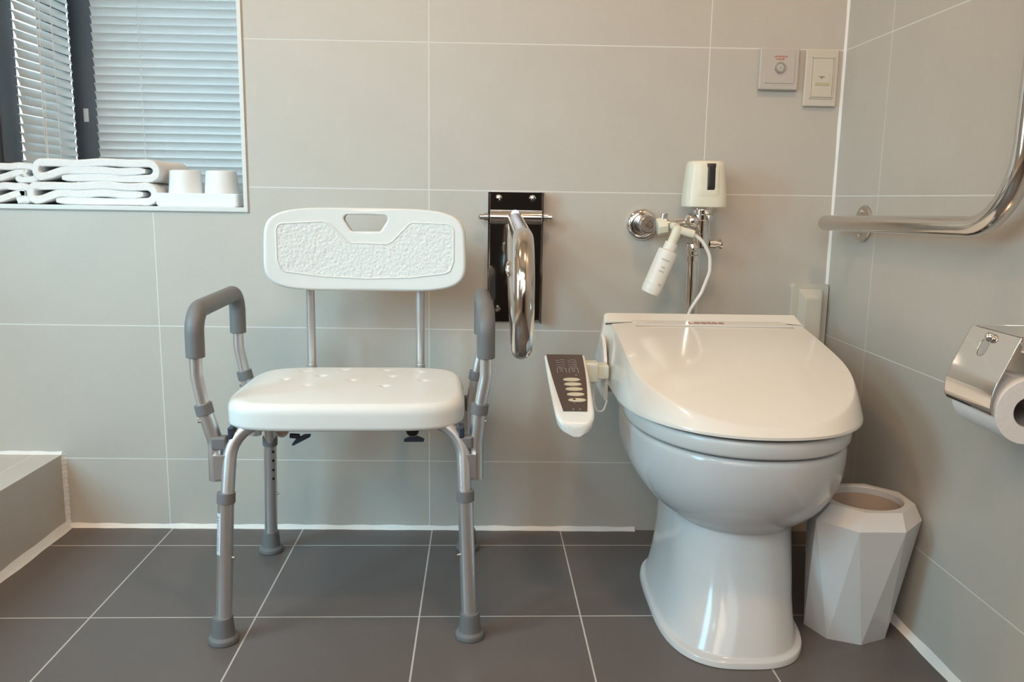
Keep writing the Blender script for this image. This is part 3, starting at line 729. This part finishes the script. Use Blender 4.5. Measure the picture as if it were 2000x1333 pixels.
# grab bar on the right wall
gb = thing('wall_grab_bar', 'polished steel L-shaped grab bar fixed along the right wall', 'grab bar', (.85, -.40, .73))
b = nb(); tube(b, [(.850, -.078, .7265), (.850, -.737, .7385), (.8530, -.737, 1.40)], .0160, 32, rad=[0, .118, 0], n=20, bev=.008); link('rail', b, 'steel', gb, 60)
for y, z, tx in ((-.158, .7275, .850), (-.737, 1.33, .853)):
    b = nb(); lathe(b, [(0, .0375), (.003, .0375), (.005, .0350), (.0055, .0001)], (wx(y), y, z), (-1, 0, 0), 40); f = link('wall_flange', b, 'satin', gb)
    s = nb(); tube(s, [(wx(y) - .003, y, z), (tx, y, z)], .0125, 24); link('bracket_post', s, 'steel', gb)
    for dz in (-.024, .024):
        s = nb(); lathe(s, [(0, .0045), (.0025, .004), (.0028, .0001)], (wx(y) - .005, y + .006, z + dz), (-1, 0, 0), 14); link('screw', s, 'chrome', gb)

# toilet flush valve
fv = thing('flush_valve', 'chrome flush valve with cream sensor box above the toilet', 'flush valve', (.585, 0, .70))
PY = -.065
b = nb(); lathe(b, [(0, .0345), (.004, .0350), (.010, .0320), (.013, .0262), (.013, .0215), (.010, .0205), (.010, .0001)], (.4700, 0, .7155), (0, -1, 0), 48); link('wall_flange', b, 'chrome', fv, 50)
b = nb(); lathe(b, [(0, .0200), (.040, .0200), (.044, .0185), (.050, .0185), (.052, .0165), (.052, .0095), (.050, .0090), (.050, .0001)], (.4750, -.008, .7165), (0, -1, 0), 40); link('stop_valve', b, 'satin', fv, 40)
b = nb(); lathe(b, [(0, .0080), (.003, .0070), (.0032, .0001)], (.4765, -.058, .7165), (0, -1, 0), 20); box(b, (.4710, -.0625, .7153), (.4820, -.0612, .7177)); link('stop_screw', b, 'steel', fv)
b = nb(); tube(b, [(.488, -.045, .7165), (.575, PY, .7225)], .0078, 20); tube(b, [(.535, -.0555, .7195), (.556, PY, .7215)], .0108, 20, bev=.001); link('inlet_pipe', b, 'chrome', fv)
b = nb(); lathe(b, [(-.014, .006), (-.012, .012), (-.006, .0160), (0, .0168), (.007, .0155), (.012, .011), (.014, .005)], (.565, PY - .006, .7265), (-.6, -.5, .1), 28); link('ball_joint', b, 'chrome', fv)
b = nb()
lathe(b, [(0, .0150), (.003, .0185), (.030, .0190), (.031, .0175), (.058, .0180), (.060, .0215), (.070, .0215), (.072, .0185), (.080, .0185), (.086, .0250), (.090, .0330)], (.5880, PY, .6690), (0, 0, 1), 40); link('valve_body', b, 'chrome', fv, 40)
b = nb()
lathe(b, [(0, .0110), (.001, .0150), (.012, .0150), (.014, .0120), (.022, .0120), (.024, .0145), (.034, .0145), (.040, .0115)], (.5710, PY, .6400), (0, 0, 1), 6 * 4); link('union_nut', b, 'chrome', fv, 30)
b = nb(); tube(b, [(.572, PY, .662), (.580, PY, .682)], .0118, 24); link('elbow', b, 'chrome', fv)
b = nb(); tube(b, [(.5710, PY, .6420), (.5725, PY, .345), (.5740, -.105, .305)], .0118, 28, rad=.035); link('flush_pipe', b, 'chrome', fv, 60)
b = nb(); lathe(b, [(0, .0100), (.014, .0100), (.0145, .0072), (.022, .0072), (.0225, .0110), (.0265, .0115), (.028, .0090), (.030, .0001)], (.606, PY, .6775), (1, 0, 0), 24); link('side_screw', b, 'chrome', fv, 30)
b = nb()
SBX, SBY = .5885, -.068
for_r = [(.7572, .0425), (.7560, .0440), (.7590, .0450), (.7750, .0446), (.8300, .0402), (.8430, .0388), (.8490, .0360), (.8510, .0315), (.8515, .019)]
loft(b, [sring(SBX, SBY, r, r * .92, r * .85, z, 3.2, N=72) for z, r in for_r]); sb = link('sensor_box', b, 'cream', fv, 50)
def sbf(x, z):   # front surface y of the box at x,z
    r = interp([(.757, .0445), (.775, .0446), (.83, .0402), (.843, .0388), (.852, .033)], z); k = min(.98, abs(x / r))
    return SBY - r * .92 * (1 - k ** 3.2) ** (1 / 3.2)
b = nb(); rows = []
for i in range(11):
    x = -.026 + .050 * i / 10; rows.append([Vector((SBX + x, sbf(x, z) - (.0014 if 0 < i < 10 and 0 < j < 9 else -.0006), z)) for j, z in enumerate([.7745 + .070 * j / 9 for j in range(10)])])
loft(b, rows, False, False, closed=False); link('sensor_bezel', b, 'cream', sb, 50)
b = nb(); rows = []
for i in range(7):
    x = -.0050 + .0185 * i / 6; rows.append([Vector((SBX + x, sbf(x, z) - (.0026 if 0 < i < 6 and 0 < j < 9 else .0008), z)) for j, z in enumerate([.7890 + .0565 * j / 9 for j in range(10)])])
loft(b, rows, False, False, closed=False); link('sensor_window', b, 'black', sb, 50)

# inline water filter hanging from the inlet pipe
wf = thing('inline_water_filter', 'white bottle-shaped inline water filter with thin hose beside the flush valve', 'water filter', (.505, -.075, .66))
b = nb(); tube(b, [(.4940, -.066, .7120), (.5110, -.066, .7150)], .0185, 8, bev=.002); 
nut = link('tee_nut', b, 'cream', wf, 30)
b = nb(); tube(b, [(.5120, -.066, .7160), (.5170, -.066, .7168)], .0125, 20); tube(b, [(.505, -.066, .728), (.506, -.066, .7395)], .0075, 14, bev=.002); link('tee_collar', b, 'satin', nut)
b = nb(); top = Vector((.531, -.098, .7120)); bot = Vector((.4790, -.095, .5770)); ax = (bot - top).normalized()
tube(b, [(.5225, -.070, .7150), (.5290, -.090, .7130)], .0085, 16)
lathe(b, [(-.004, .006), (0, .0105), (.036, .0098)], top, ax, 24)
tube(b, [top + Vector((0, 0, -.004)), top + Vector((.032, -.004, -.0125))], .0086, 18, bev=.0015); link('elbow_fitting', b, 'cream', wf, 40)
b = nb(); lathe(b, [(.034, .0001), (.034, .0130), (.036, .0138), (.049, .0138), (.051, .0130), (.0515, .0001)], top, ax, 28); link('neck_ring', b, 'whitep', wf, 30)
b = nb(); lathe(b, [(.0505, .0140), (.052, .0195), (.055, .0212), (.128, .0212), (.1285, .0205), (.130, .0205), (.1305, .0215), (.143, .0212), (.149, .0190), (.151, .0120), (.151, .0001)], top, ax, 40); body = link('filter_body', b, 'whitep', wf, 30)
rot = Vector((0, -1, 0)); side = ax.cross(rot).normalized(); fn = side.cross(ax).normalized()
def fmt(h, u): return Matrix.Translation(top + ax * h + fn * (.0215) * 1.0 + side * u) @ Matrix(((side.x * -1, -ax.x, fn.x, 0), (side.y * -1, -ax.y, fn.y, 0), (side.z * -1, -ax.z, fn.z, 0), (0, 0, 0, 1)))
b = nb()
for h, us in ((.072, [-.006, -.003, 0, .003, .006, .009]), (.088, [-.003, 0, .003]), (.097, [-.004, -.001, .002, .005]), (.124, [-.010, -.0075, -.005])):
    if h == .124: link('label_print', b, 'greyp', body); b = nb()
    for u in us:
        m = fmt(h, u); k = math.sqrt(max(0, .0213 ** 2 - u * u)) - .0213
        box(b, (-.0009, -.0016, -.0002 + k), (.0009, .0016, .0002 + k), 0, 1, m)
link('label_print', b, 'greyp', body)
b = nb(); tube(b, [(.5625, -.102, .6995), (.582, -.104, .686), (.600, -.103, .655), (.602, -.100, .620), (.588, -.094, .575), (.566, -.088, .535), (.560, -.086, .500)], .0037, 14, rad=.05, n=6); link('hose', b, 'whitep', wf, 60)

# emergency call plate
ep = thing('emergency_call_plate', 'square pale grey emergency call plate with round metal button, red print', 'call button', (.7500, 0, 1.05))
b = nb(); box(b, (.7080, -.012, 1.0065), (.7925, 0, 1.0935), .0028, 3); link('plate', b, 'plate1', ep)
b = nb(); box(b, (.7185, -.0134, 1.0200), (.7830, -.010, 1.0840), .0010, 2); link('inner_plate', b, 'plate1', ep)
b = nb(); lathe(b, [(0, .0115), (.003, .0115), (.0042, .0105), (.0042, .0085), (.003, .0082), (.003, .0001)], (.7510, -.013, 1.0520), (0, -1, 0), 36); bt = link('button', b, 'satin', ep, 30)
b = nb(); lathe(b, [(0, .0078), (.0015, .0074), (.0018, .0001)], (.7510, -.0158, 1.0520), (0, -1, 0), 30); link('button_cap', b, 'plate1', bt, 30)
b = nb()
for k in range(3):
    a0, a1 = PI / 2 + k * 2 * PI / 3, PI / 2 + (k + 1) * 2 * PI / 3
    tube(b, [(.7510 + .0042 * math.cos(a0), -.0178, 1.0520 + .0042 * math.sin(a0)), (.7510 + .0042 * math.cos(a1), -.0178, 1.0520 + .0042 * math.sin(a1))], .0004, 6)
link('button_symbol', b, 'greyp', bt)
b = nb()
def glyphs(b, x0, n, z, h, y, step, wdt, m=0):
    for i in range(n):
        x = x0 + i * step
        box(b, (x, y - .0003, z), (x + wdt * .35, y, z + h)); box(b, (x, y - .0003, z + h * .42 * ((i + m) % 3)), (x + wdt, y, z + h * .42 * ((i + m) % 3) + h * .25))
        if i % 2: box(b, (x + wdt * .7, y - .0003, z), (x + wdt, y, z + h))
glyphs(b, .7370, 9, 1.0735, .0030, -.0134, .0034, .0026); glyphs(b, .7425, 5, 1.0680, .0034, -.0134, .0038, .0030, 1)
link('red_print', b, 'red', ep)
# light switch
sw = thing('light_switch', 'tall ivory light switch next to the emergency call plate', 'switch', (.8445, 0, 1.03))
b = nb(); box(b, (.8080, -.008, .9740), (.8790, 0, 1.0925), .0025, 3); link('plate', b, 'plate2', sw)
b = nb()
for a, c in (((.8205, -.0098, .9900), (.8705, -.006, .9925)), ((.8205, -.0098, 1.0740), (.8705, -.006, 1.0765)), ((.8205, -.0098, .9900), (.8228, -.006, 1.0765)), ((.8682, -.0098, .9900), (.8705, -.006, 1.0765))): box(b, a, c, .0006, 2)
link('inner_frame', b, 'plate2', sw)
b = nb(); box(b, (.8235, -.0105, .9930), (.8675, -.006, 1.0735), .0012, 2); rk = link('rocker', b, 'plate2', sw)
b = nb(); box(b, (.8300, -.0112, 1.0225), (.8605, -.0100, 1.0440), .0006, 2); link('label_window', b, 'plate2', rk)
b = nb(); box(b, (.8375, -.0116, 1.0345), (.8500, -.0110, 1.0360)); box(b, (.8425, -.0116, 1.0310), (.8445, -.0110, 1.0345)); link('switch_mark', b, 'olive', rk)
b = nb(); box(b, (.8300, -.0116, 1.0180), (.8605, -.0100, 1.0215), .0004, 2); link('indicator_strip', b, 'yellowish', rk)
# outlet box behind the toilet
ob = thing('wall_outlet', 'ivory covered wall outlet low in the corner behind the toilet', 'outlet', (.852, 0, .53))
b = nb()
zl = [(.8095, .895, 0.0), (.8095, .895, -.012), (.8120, .8925, -.0155)]
loft(b, [[Vector((x, y, z)) for x, z in rpoly([(x0, .445), (x1, .445), (x1, .590), (x0, .590)], .010, 5)] for x0, x1, y in zl]); link('outlet_plate', b, 'plate2', ob, 50)
b = nb()
loft(b, [[Vector((.8250, -.0155, .455)), Vector((.8800, -.0155, .455)), Vector((.8800, -.0155, .5790)), Vector((.8250, -.0155, .5790))],
         [Vector((.8370, -.034, .455)), Vector((.8730, -.034, .455)), Vector((.8730, -.034, .5580)), Vector((.8370, -.034, .5580))]])
bmesh.ops.bevel(b, geom=list(b.edges), offset=.0015, segments=2, affect='EDGES'); link('outlet_cover', b, 'plate2', ob, 40)

# toilet paper holder and roll
RC = (.851, .500)
hold = thing('paper_holder', 'chrome toilet paper holder with curved cover on the right wall', 'paper holder', (.903, -.75, .50))
pf = [(.8310, .5985), (.8290, .5935), (.8250, .5850), (.8190, .5700), (.8120, .5530), (.8060, .5390), (.8025, .5280), (.8005, .5170), (.8002, .5060), (.8020, .4985), (.8055, .4935)]
dense = []
for (a, b_), (c, d) in zip(pf, pf[1:]):
    for k in range(6): dense.append((a + (c - a) * k / 6, b_ + (d - b_) * k / 6))
dense.append(pf[-1])
sm = dense
for _ in range(6): sm = [sm[0]] + [((sm[i - 1][0] + 2 * sm[i][0] + sm[i + 1][0]) / 4, (sm[i - 1][1] + 2 * sm[i][1] + sm[i + 1][1]) / 4) for i in range(1, len(sm) - 1)] + [sm[-1]]
b = nb(); ny = 70; grid = []
for j in range(ny + 1):
    y = -.690 - .115 * j / ny; grid.append([b.verts.new((x, y, z)) for x, z in sm])
for j in range(ny):
    for i in range(len(sm) - 1):
        yc = (grid[j][i].co.y + grid[j + 1][i].co.y) / 2; zc = (grid[j][i].co.z + grid[j][i + 1].co.z) / 2
        if ((yc + .7390) / .0100) ** 2 + ((zc - .5755) / .0120) ** 2 < 1: continue
        b.faces.new((grid[j][i], grid[j][i + 1], grid[j + 1][i + 1], grid[j + 1][i]))
cover = link('cover', b, 'chrome', hold, 60); so = cover.modifiers.new('thickness', 'SOLIDIFY'); so.thickness = .0012; so.offset = 0
b = nb(); box(b, (wx(-.75) - .004, -.800, .560), (wx(-.75), -.695, .625), .001, 2)
for y in (-.695, -.7985): box(b, (.8350, y - .0012, .5810), (wx(-.75) - .002, y + .0012, .6000), .0008, 2)
box(b, (.8340, -.7985, .5975), (wx(-.75) - .002, -.695, .5995), .0004, 1)
link('bracket', b, 'chrome', hold)
b = nb(); tube(b, [(.8310, -.690, .5915), (.8310, -.806, .5915)], .0024, 12); link('hinge_rod', b, 'chrome', hold)
b = nb(); lathe(b, [(-.0065, .0005), (-.005, .0042), (-.002, .0064), (0, .0068), (.002, .0064), (.005, .0042), (.0065, .0005)], (.8235, -.7470, .5905), (0, 1, 0), 24); link('knob', b, 'chrome', hold, 80)
b = nb(); tube(b, [(.851, -.690, .5005 + .010), (.851, -.806, .5005 + .010)], .0068, 20)
for y in (-.691, -.8065): tube(b, [(.851, y, .5105), (.870, y, .545), (wx(-.75) - .002, y, .600)], .0025, 10, rad=.01)
link('spindle', b, 'chrome', hold)
b = nb(); seg = 96
pr = [(-.806, .0205), (-.806, .0435), (-.8045, .0442), (-.6995, .0442), (-.698, .0435), (-.698, .0205)]
loft(b, [[Vector((RC[0] + r * math.cos(2 * PI * k / seg), y, RC[1] + r * math.sin(2 * PI * k / seg))) for k in range(seg)] for y, r in pr] , False, False)
roll = link('toilet_paper_roll', b, 'paper', None, 40, origin=(RC[0], -.752, RC[1])); tag(roll, 'white toilet paper roll hanging under the chrome cover', 'toilet paper')
b = nb(); loft(b, [[Vector((RC[0] + r * math.cos(2 * PI * k / 48), y, RC[1] + r * math.sin(2 * PI * k / 48))) for k in range(48)] for y, r in ((-.8055, .0207), (-.8055, .0197), (-.6985, .0197), (-.6985, .0207))], False, False)
link('core', b, 'card', roll, 40)

# ================================================================== WASTE BIN
bn = thing('waste_bin', 'white faceted waste bin on the floor between toilet and right wall', 'bin', (.797, -.449, 0))
bm = nb()
def octr(r, z, a0, cx=.797, cy=-.449): return [bm.verts.new((cx + r * math.cos(math.radians(a0 + 45 * k)), cy + r * math.sin(math.radians(a0 + 45 * k)), z)) for k in range(8)]
r0 = octr(.0745, 0.0, -44.5, .799, -.4375); r1 = octr(.1035, .2240, -22, .8015, -.451); r2 = octr(.0810, .2485, 22.5, .8145, -.446)
bm.faces.new(r0[::-1])
r1[4].co.x += .018; r1[5].co.x += .004
for k in range(8):
    a, b2 = r0[k], r0[(k + 1) % 8]; c, d = r1[k], r1[(k + 1) % 8]
    bm.faces.new((a, b2, c)); bm.faces.new((b2, d, c))
    e, f = r2[k - 1], r2[k]
    bm.faces.new((c, f, e)); bm.faces.new((c, d, f))
ring = []
K = 48
def cr(r, z): return [bm.verts.new((.8145 + r * math.cos(math.radians(22.5 + 360 * k / K)), -.446 + r * math.sin(math.radians(22.5 + 360 * k / K)), z)) for k in range(K)]
c1 = cr(.0640, .2488)
for k in range(8):
    for j in range(6):
        a = c1[(k * 6 + j) % K]; b2 = c1[(k * 6 + j + 1) % K]
        if j < 3: bm.faces.new((r2[k], b2, a)) if True else None
        else: bm.faces.new((r2[(k + 1) % 8], b2, a))
    bm.faces.new((r2[k], r2[(k + 1) % 8], c1[(k * 6 + 3) % K]))
c2 = cr(.0630, .2465); c3 = cr(.0620, .236)
for u, v in ((c1, c2), (c2, c3)):
    for k in range(K): bm.faces.new((u[k], u[(k + 1) % K], v[(k + 1) % K], v[k]))
link('shell', bm, 'bin', bn, 5)
b = nb(); lathe(b, [(.2362, .0622), (.2000, .0600), (.012, .056), (.010, .0001)], (.8145, -.446, 0), (0, 0, 1), 48, False, True); link('inner_wall', b, 'bin_in', bn, 50)

# ================================================================== THINGS ON THE SILL
SZ = OPZ + 0.0035
def towel(label, x0, x1, y0, y1, z0, h, seed, group, fold=1):
    """folded towel: S-shaped layered strip seen end-on, extruded along y"""
    rnd = random.Random(seed); th = h / 3.15; rr = th / 2
    zs = [z0 + rr + .0003, z0 + h / 2, z0 + h - rr - .0003]
    xl, xr = x0 + rr, x1 - rr
    path = []
    def line(a, b, za, zb, n=22, amp=.0016):
        ph = rnd.uniform(0, 6)
        for k in range(n): t = k / (n - 1); path.append((a + (b - a) * t, za + (zb - za) * t + amp * math.sin(t * 7 + ph) * math.sin(PI * t)))
    def arc(cx, za, zb, sgn, n=10):
        cz_, R = (za + zb) / 2, abs(zb - za) / 2
        for k in range(1, n): a = -PI / 2 + PI * k / n; path.append((cx + sgn * R * 1.15 * math.cos(a), cz_ + R * math.sin(a)))
    gap = (zs[1] - zs[0])
    line(xl + .056, xr - gap / 2, zs[0], zs[0]); arc(xr - gap / 2, zs[0], zs[2], 1, 14)
    line(xr - gap / 2, xl + gap / 2, zs[2], zs[2] - .001); arc2 = path[-1]
    zb = zs[0] + .002
    for k in range(1, 14): a = PI / 2 + PI * k / 14; path.append((xl + gap * .7 + gap * .7 * math.cos(a), (zs[2] - .001 + zb) / 2 + (zs[2] - .001 - zb) / 2 * math.sin(a)))
    for k in range(0, 12):
        t = k / 11; q = t * t * (3 - 2 * t); path.append((xl + gap * .7 + .060 * t, zb + (zs[1] - zb) * q))
    line(xl + gap * .7 + .064, xr - gap / 2 - .006, zs[1], zs[1] - .0005)
    bm = nb(); ny = 9
    # ribbon of thickness ~th along path
    n = len(path); L = []; R = []
    for i in range(n):
        a = Vector(path[max(0, i - 1)]); c = Vector(path[min(n - 1, i + 1)]); t = (c - a).normalized(); nn = Vector((-t.y, t.x)); w_ = rr * 1.10
        k = 1.0
        if i < 3: k = (.55, .8, .95)[i]
        if i > n - 4: k = (.95, .8, .5)[i - (n - 3)] if i - (n - 3) >= 0 else 1
        L.append(Vector(path[i]) + nn * w_ * k); R.append(Vector(path[i]) - nn * w_ * k)
    sec = L + R[::-1]
    rings = []
    for j in range(ny):
        t = j / (ny - 1); y = y0 + (y1 - y0) * t; s = 1.0
        e = min(t, 1 - t) * (y1 - y0)
        sh = 0.0 if e > .006 else .006 - e
        rg = []
        cen = [(L[i] + R[i]) / 2 for i in range(n)]; cc = cen + cen[::-1]
        for p, c in zip(sec, cc):
            q = c + (p - c) * (1 - sh / .006 * .35)
            rg.append(Vector((q.x + .001 * math.sin(j * 1.3 + seed), y, max(z0 + .0002, q.y + .0008 * math.sin(j + q.x * 60)))))
        rings.append(rg)
    rings.insert(1, [Vector((p.x, y0 + .004, p.z)) for p in rings[1]])
    rings.insert(-1, [Vector((p.x, y1 - .004, p.z)) for p in rings[-2]])
    loft(bm, rings)
    o = link('folded_towel', bm, 'terry', None, 60, origin=((x0 + x1) / 2, (y0 + y1) / 2, z0))
    tag(o, label, 'towel', group); return o
G = 'folded white towels on the window sill'
towel('folded white towel, bottom of the stack beside the cup tray', -.889, -.612, .030, .230, SZ, .050, 1, G)
towel('folded white towel, top of the stack beside the cup tray', -.875, -.606, .034, .225, SZ + .0505, .050, 2, G)
towel('folded white towel, lower one of the stack at the far left of the sill', -.990, -.8970, .060, .250, SZ, .046, 3, G)
towel('folded white towel, upper one of the stack at the far left of the sill', -.990, -.8815, .064, .246, SZ + .0465, .044, 4, G)
tr = nb()
def rr_ring(x0, x1, y0, y1, z, r=.008): return [Vector((a, b_, z)) for a, b_ in rpoly([(x0, y0), (x1, y0), (x1, y1), (x0, y1)], r, 5)]
X0, X1, Y0, Y1 = -.604, -.4230, .022, .130
loft(tr, [rr_ring(X0 + .003, X1 - .003, Y0 + .003, Y1 - .003, SZ), rr_ring(X0, X1, Y0, Y1, SZ + .004), rr_ring(X0 - .001, X1 + .001, Y0 - .001, Y1 + .001, SZ + .0285), rr_ring(X0, X1, Y0, Y1, SZ + .0295), rr_ring(X0 + .003, X1 - .003, Y0 + .003, Y1 - .003, SZ + .0290), rr_ring(X0 + .004, X1 - .004, Y0 + .004, Y1 - .004, SZ + .0260), rr_ring(X0 + .005, X1 - .005, Y0 + .005, Y1 - .005, SZ + .0255)])
tray = link('cup_tray', tr, 'tray', None, 40, origin=(-.513, .075, SZ)); tag(tray, 'white rectangular tray holding two cups at the right end of the sill', 'tray')
def cup(x, y, label):
    b = nb(); z = SZ + .0257
    lathe(b, [(0, .0345), (0, .0372), (.003, .0375), (.010, .0368), (.050, .0338), (.0535, .0325), (.055, .029), (.055, .0001)], (x, y, z), (0, 0, 1), 48, False, True)
    o = link('cup', b, 'cup', None, 40, origin=(x, y, z)); tag(o, label, 'cup', 'white cups on the tray'); return o
cup(-.5530, .072, 'upside-down white cup on the tray, next to the towels'); cup(-.4720, .070, 'upside-down white cup on the tray, next to the window edge')
